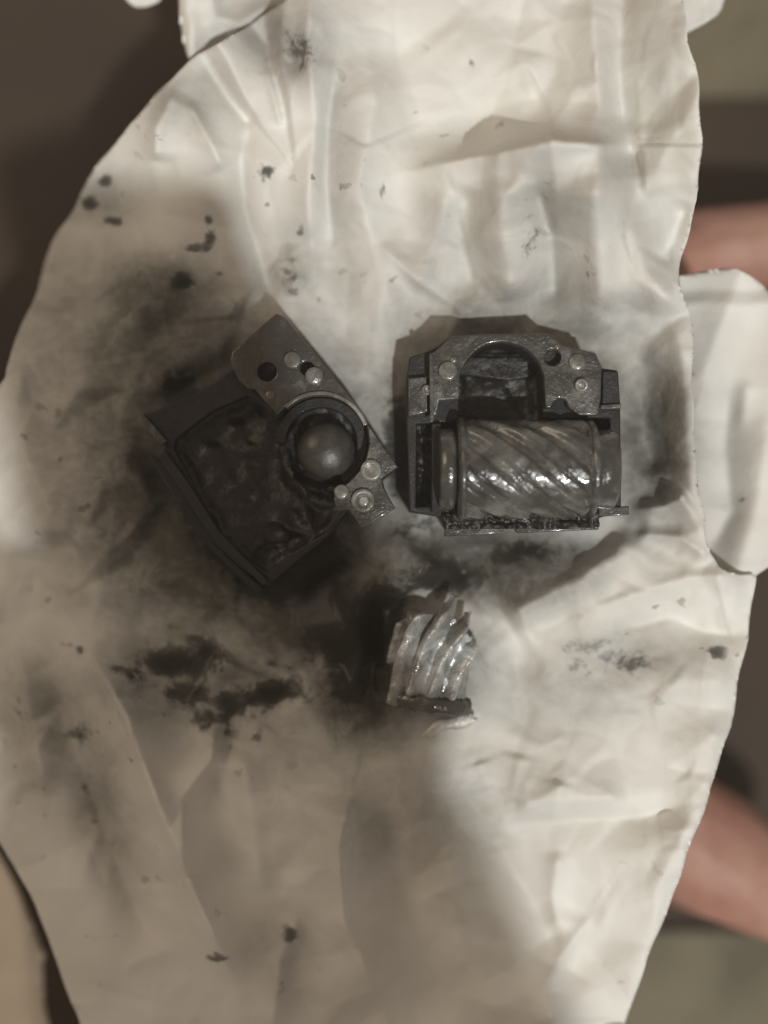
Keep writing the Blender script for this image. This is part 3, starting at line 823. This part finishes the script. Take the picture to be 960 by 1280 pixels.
def tooth(u_b, t_b, u_t, t_t, w, h, seed, lean=8, sharp=0.30):
    ns, npf = 44, 16
    vs, fs = [], []
    for i in range(ns+1):
        s = i/ns
        tt = t_b+(t_t-t_b)*s
        uc = u_b+(u_t-u_b)*s+lean*(s*s-s)+1.8*mnoise.noise((s*3, seed, 0))
        taper = min(smooth_s(s/0.07+0.45), smooth_s((1-s)/0.22+sharp))
        hh = h*(0.75+0.35*mnoise.noise((s*2.6, seed*3.1, 4))+0.25*smooth_s((s-0.35)/0.5))
        for j in range(npf+1):
            q = -1+2*j/npf
            # steep flank on the left, long worn flank on the right
            su = smooth_s((q+1)/0.75) if q < -0.25 else smooth_s((1-q)/1.25)
            nn = 1+0.16*mnoise.noise((s*6, q*1.5, seed))+0.09*mnoise.noise((s*19, q*4, seed))
            vs.append(frag_pt(uc+q*w*0.5*(0.4+0.6*taper), tt+0.035*mnoise.noise((q*2.2, seed, i//40)), FR-13+(4+hh*su*nn)*taper))
    for i in range(ns):
        for j in range(npf):
            a = i*(npf+1)+j
            fs.append((a, a+1, a+npf+2, a+npf+1))
    fs.append(tuple(range(npf, -1, -1))); fs.append(tuple(ns*(npf+1)+j for j in range(npf+1)))
    link('tooth', mesh_from('tooth', vs, fs), M['frag'], rf)
def smooth_s(v): v = max(0, min(1, v)); return v*v*(3-2*v)
tooth(-66, 0.40, -52, 0.92, 24, 14, 1, 12)
tooth(-50, -0.03, -22, 1.02, 32, 22, 2, 34, 0.8)
tooth(-26, 0.12, 16, 1.24, 28, 22, 3, 34, 0.05)
tooth(0, 0.13, 40, 1.08, 27, 20, 4, 30, 0.15)
tooth(28, 0.14, 56, 0.80, 28, 17, 5, 18, 0.35)
def rim_band():
    n, vs, fs = 50, [], []
    prof = [(-0.03, FR-26), (-0.03, FR-6), (0.0, FR-2.5), (0.06, FR-1), (0.12, FR-2), (0.15, FR-6), (0.16, FR-20)]
    for i in range(n+1):
        u = -46+106*i/n
        for t_, r_ in prof:
            q = mnoise.noise((u*0.09, t_*20, 4))
            vs.append(frag_pt(u, t_+0.025*q+0.02*mnoise.noise((u*0.35, 2, 1)), r_+1.3*q))
    m = len(prof)
    for i in range(n):
        for j in range(m-1): fs.append((i*m+j, (i+1)*m+j, (i+1)*m+j+1, i*m+j+1))
    fs.append(tuple(range(m))); fs.append(tuple(n*m+j for j in range(m))[::-1])
    return mesh_from('rim', vs, fs)
link('rim', rim_band(), M['gear'], rf)

OS = (561, 911)
rs = empty('metal_sliver', place(OS, 14))
tag(rs, 'thin pale curved sliver of metal just below the broken gear chunk', 'metal chip')
def sliver():
    k = (H-14)/H*S
    ns, npf = 36, 12
    vs, fs = [], []
    for i in range(ns+1):
        s = i/ns
        x = -35+70*s; y = -8+19*s+5*math.sin(s*math.pi)
        w = (10.5+2.6*mnoise.noise((s*5, 2, 2)))*max(0.25, min(1, 6*s, 6*(1-s)))
        if 0.38 < s < 0.62: w *= 0.78
        for j in range(npf):
            a = 2*math.pi*j/npf
            q = 1+0.15*mnoise.noise((s*9, math.cos(a), math.sin(a)))
            vs.append(((x+0.2*w*math.cos(a))*k, (y+w*q*math.cos(a))*k, (12+5*q*math.sin(a)+4*math.sin(s*3.1))*S))
    for i in range(ns):
        for j in range(npf):
            fs.append((i*npf+j, i*npf+(j+1) % npf, (i+1)*npf+(j+1) % npf, (i+1)*npf+j))
    fs.append(tuple(range(npf))[::-1]); fs.append(tuple(ns*npf+j for j in range(npf)))
    return mesh_from('sliver', vs, fs)
body = link('body', sliver(), M['sliver'], rs)

# ------------------------------------------------------------------ the hand under the sheet
def capsule_chain(bm, pts, seg=14):
    """tapered tube with round ends through pts = [(Vector, radius)]"""
    dense = []
    for (a, ra_), (b, rb_) in zip(pts[:-1], pts[1:]):
        for i in range(8): t = i/8; dense.append((a.lerp(b, t), ra_+(rb_-ra_)*t))
    dense.append(pts[-1])
    for p, r in dense:
        bmesh.ops.create_icosphere(bm, subdivisions=2, radius=r, matrix=Matrix.Translation(p))

def hand_mesh(fingers, palm, voxel):
    bm = bmesh.new()
    for ch in fingers+palm: capsule_chain(bm, ch)
    me = bpy.data.meshes.new('tmp'); bm.to_mesh(me); bm.free()
    o = bpy.data.objects.new('tmp', me); C.objects.link(o)
    r = o.modifiers.new('r', 'REMESH'); r.mode = 'VOXEL'; r.voxel_size = voxel
    s = o.modifiers.new('s', 'SMOOTH'); s.iterations = 6; s.factor = 0.5
    dg = bpy.context.evaluated_depsgraph_get(); dg.update()
    out = bpy.data.meshes.new_from_object(o.evaluated_get(dg))
    bpy.data.objects.remove(o); bpy.data.meshes.remove(me)
    return out
def ch(*pp): return [(W(x, y, z), r*S) for x, y, z, r in pp]
fing = [
    ch((560, 470, -190, 66), (720, 390, -270, 68), (870, 318, -330, 70), (985, 306, -340, 70), (1080, 300, -330, 58)),
    ch((600, 600, -190, 66), (780, 560, -260, 64), (930, 540, -310, 60), (1040, 535, -310, 50)),
    ch((600, 740, -190, 64), (740, 780, -260, 62), (830, 830, -330, 58), (850, 880, -400, 50)),
    ch((570, 880, -190, 64), (700, 940, -260, 72), (800, 1010, -310, 94), (880, 1062, -330, 100), (960, 1110, -330, 78), (1030, 1150, -320, 60)),
    ch((230, 560, -200, 80), (300, 430, -220, 62), (380, 320, -220, 50), (450, 240, -220, 42)),
]
palm = [ch((-420, 780, -330, 150), (-150, 770, -280, 125), (60, 750, -220, 125), (260, 720, -190, 130)),
        ch((200, 640, -190, 110), (560, 470, -190, 68)), ch((220, 690, -190, 115), (600, 600, -190, 70)),
        ch((220, 760, -190, 115), (600, 740, -190, 68)), ch((200, 820, -190, 110), (570, 880, -190, 66))]
hm = hand_mesh(fing, palm, 7*S)
hm.name = 'person'
hand = link('person', hm, M['skin'])
tag(hand, 'bare hand under the white sheet, pink fingers showing at the right edge', 'hand')

# ------------------------------------------------------------------ pale cloth lying on the floor, lower left
def z_cloth(x, y):
    return -260+18*fbm(x, y, 1/90, 141, 4)+ridge(x, y, [(20, 1060), (30, 1180), (40, 1300)], 30, 40, 40, 1.6, 0)
cl = empty('cloth', (0, 0, 0))
tag(cl, 'blurred pale beige cloth corner below the sheet at lower left', 'cloth')
build_sheet('cloth_sheet', chaikin([(-160, 1020), (-20, 1040), (10, 1090), (40, 1150), (56, 1200), (52, 1250), (70, 1310), (60, 1380), (-160, 1380)], 2), 6.0, z_cloth, M['cloth'], cl, None, 4)

# ------------------------------------------------------------------ unseen phone, hand and arm, added to shade the sheet's left and bottom
PZ = 3000
LAMP = Vector(bulb_o.location)
def over(x, y, z=PZ):
    """the point at height z on the line from a sheet point to the bulb"""
    p = Vector(((x-480)*S, (640-y)*S, 0))
    return p+(LAMP-p)*(z*S/LAMP.z)
c0, c1 = over(292, 226), over(468, 900)
ax = (c1-c0); LEN = ax.length; ax.normalize()
side = Vector((ax.y, -ax.x, 0))
if side.x > 0: side = -side
WID = 0.0585
ph = empty('phone', c0)
ph.rotation_euler = (0, 0, math.atan2(-ax.x, ax.y)+math.pi) if False else (0, 0, math.atan2(ax.y, ax.x))
tag(ph, 'unseen black phone, added high over the sheet to shade it', 'phone')
def rounded(x0, y0, x1, y1, r, n=6):
    o = []
    for cx, cy, a in ((x1-r, y0+r, -90), (x1-r, y1-r, 0), (x0+r, y1-r, 90), (x0+r, y0+r, 180)):
        for i in range(n+1):
            t = math.radians(a+90*i/n); o.append((cx+r*math.cos(t), cy+r*math.sin(t)))
    return o
def slab(name, pts, z0, z1, mat, parent):
    n = len(pts)
    vs = [(x, y, z0) for x, y in pts]+[(x, y, z1) for x, y in pts]
    fs = [tuple(range(n))[::-1], tuple(range(n, 2*n))]+[(i, (i+1) % n, n+(i+1) % n, n+i) for i in range(n)]
    return link(name, mesh_from(name, vs, fs), mat, parent, False)
slab('body', rounded(0, -WID, LEN, 0, 0.008), 0, 0.008, M['phone'], ph)
slab('camera_bump', rounded(0.006, -0.026, 0.026, -0.006, 0.004), -0.002, -0.0001, M['phone'], ph)
ph_arm = []
def arm(*pp): return [(over(x, y, z), r*S) for x, y, z, r in pp]
hold = [arm((420, 760, 3060, 40), (450, 700, 3010, 36), (420, 640, 2960, 34)), arm((430, 820, 3060, 42), (462, 770, 3010, 36), (440, 715, 2960, 36)),
        arm((435, 880, 3060, 42), (470, 840, 3010, 36), (450, 790, 2960, 36)), arm((440, 930, 3060, 40), (480, 900, 3010, 36), (460, 860, 2960, 32)),
        arm((230, 900, 3080, 60), (120, 800, 3040, 46), (100, 700, 3000, 40))]
hp = [arm((330, 1000, 3110, 150), (150, 850, 3080, 130), (20, 830, 3060, 110)), arm((330, 1080, 3120, 170), (330, 900, 3110, 140), (400, 790, 3090, 90)), arm((330, 1080, 3120, 150), (430, 900, 3100, 110))]
pm = hand_mesh(hold, hp, 9*S); pm.name = 'person'
arm_o = link('person', pm, M['skin'])
tag(arm_o, 'unseen raised hand gripping the phone, added to shade the sheet', 'hand')
slv = hand_mesh([arm((330, 1050, 3250, 200), (300, 1220, 3900, 285), (320, 1450, 4700, 330), (330, 2300, 6000, 330))], [], 16*S); slv.name = 'shade_sleeve'  # unseen, made oversized to widen the shade on the sheet
link('shade_sleeve', slv, M['shade_sleeve'], arm_o)

# ------------------------------------------------------------------ added thin volume imitating the veil of a smeared lens: milky, blacks lifted
hz_me = mesh_from('lens_haze', [(x, y, z) for z in (-1.15, 1.36) for y in (-2, 2) for x in (-2, 2)],
                  [(0, 2, 3, 1), (4, 5, 7, 6), (0, 1, 5, 4), (1, 3, 7, 5), (3, 2, 6, 7), (2, 0, 4, 6)])
hz_m = bpy.data.materials.new('lens_veil'); hz_m.use_nodes = True
hz_t = hz_m.node_tree
hz_t.nodes.remove(hz_t.nodes['Principled BSDF'])
hz_v = hz_t.nodes.new('ShaderNodeVolumePrincipled')
hz_v.inputs['Color'].default_value = (0.95, 0.93, 0.89, 1)
hz_v.inputs['Density'].default_value = 0.13
hz_t.links.new(hz_v.outputs[0], [n for n in hz_t.nodes if n.type == 'OUTPUT_MATERIAL'][0].inputs['Volume'])
hz_o = link('lens_haze', hz_me, hz_m, None, False)
tag(hz_o, kind='stuff')
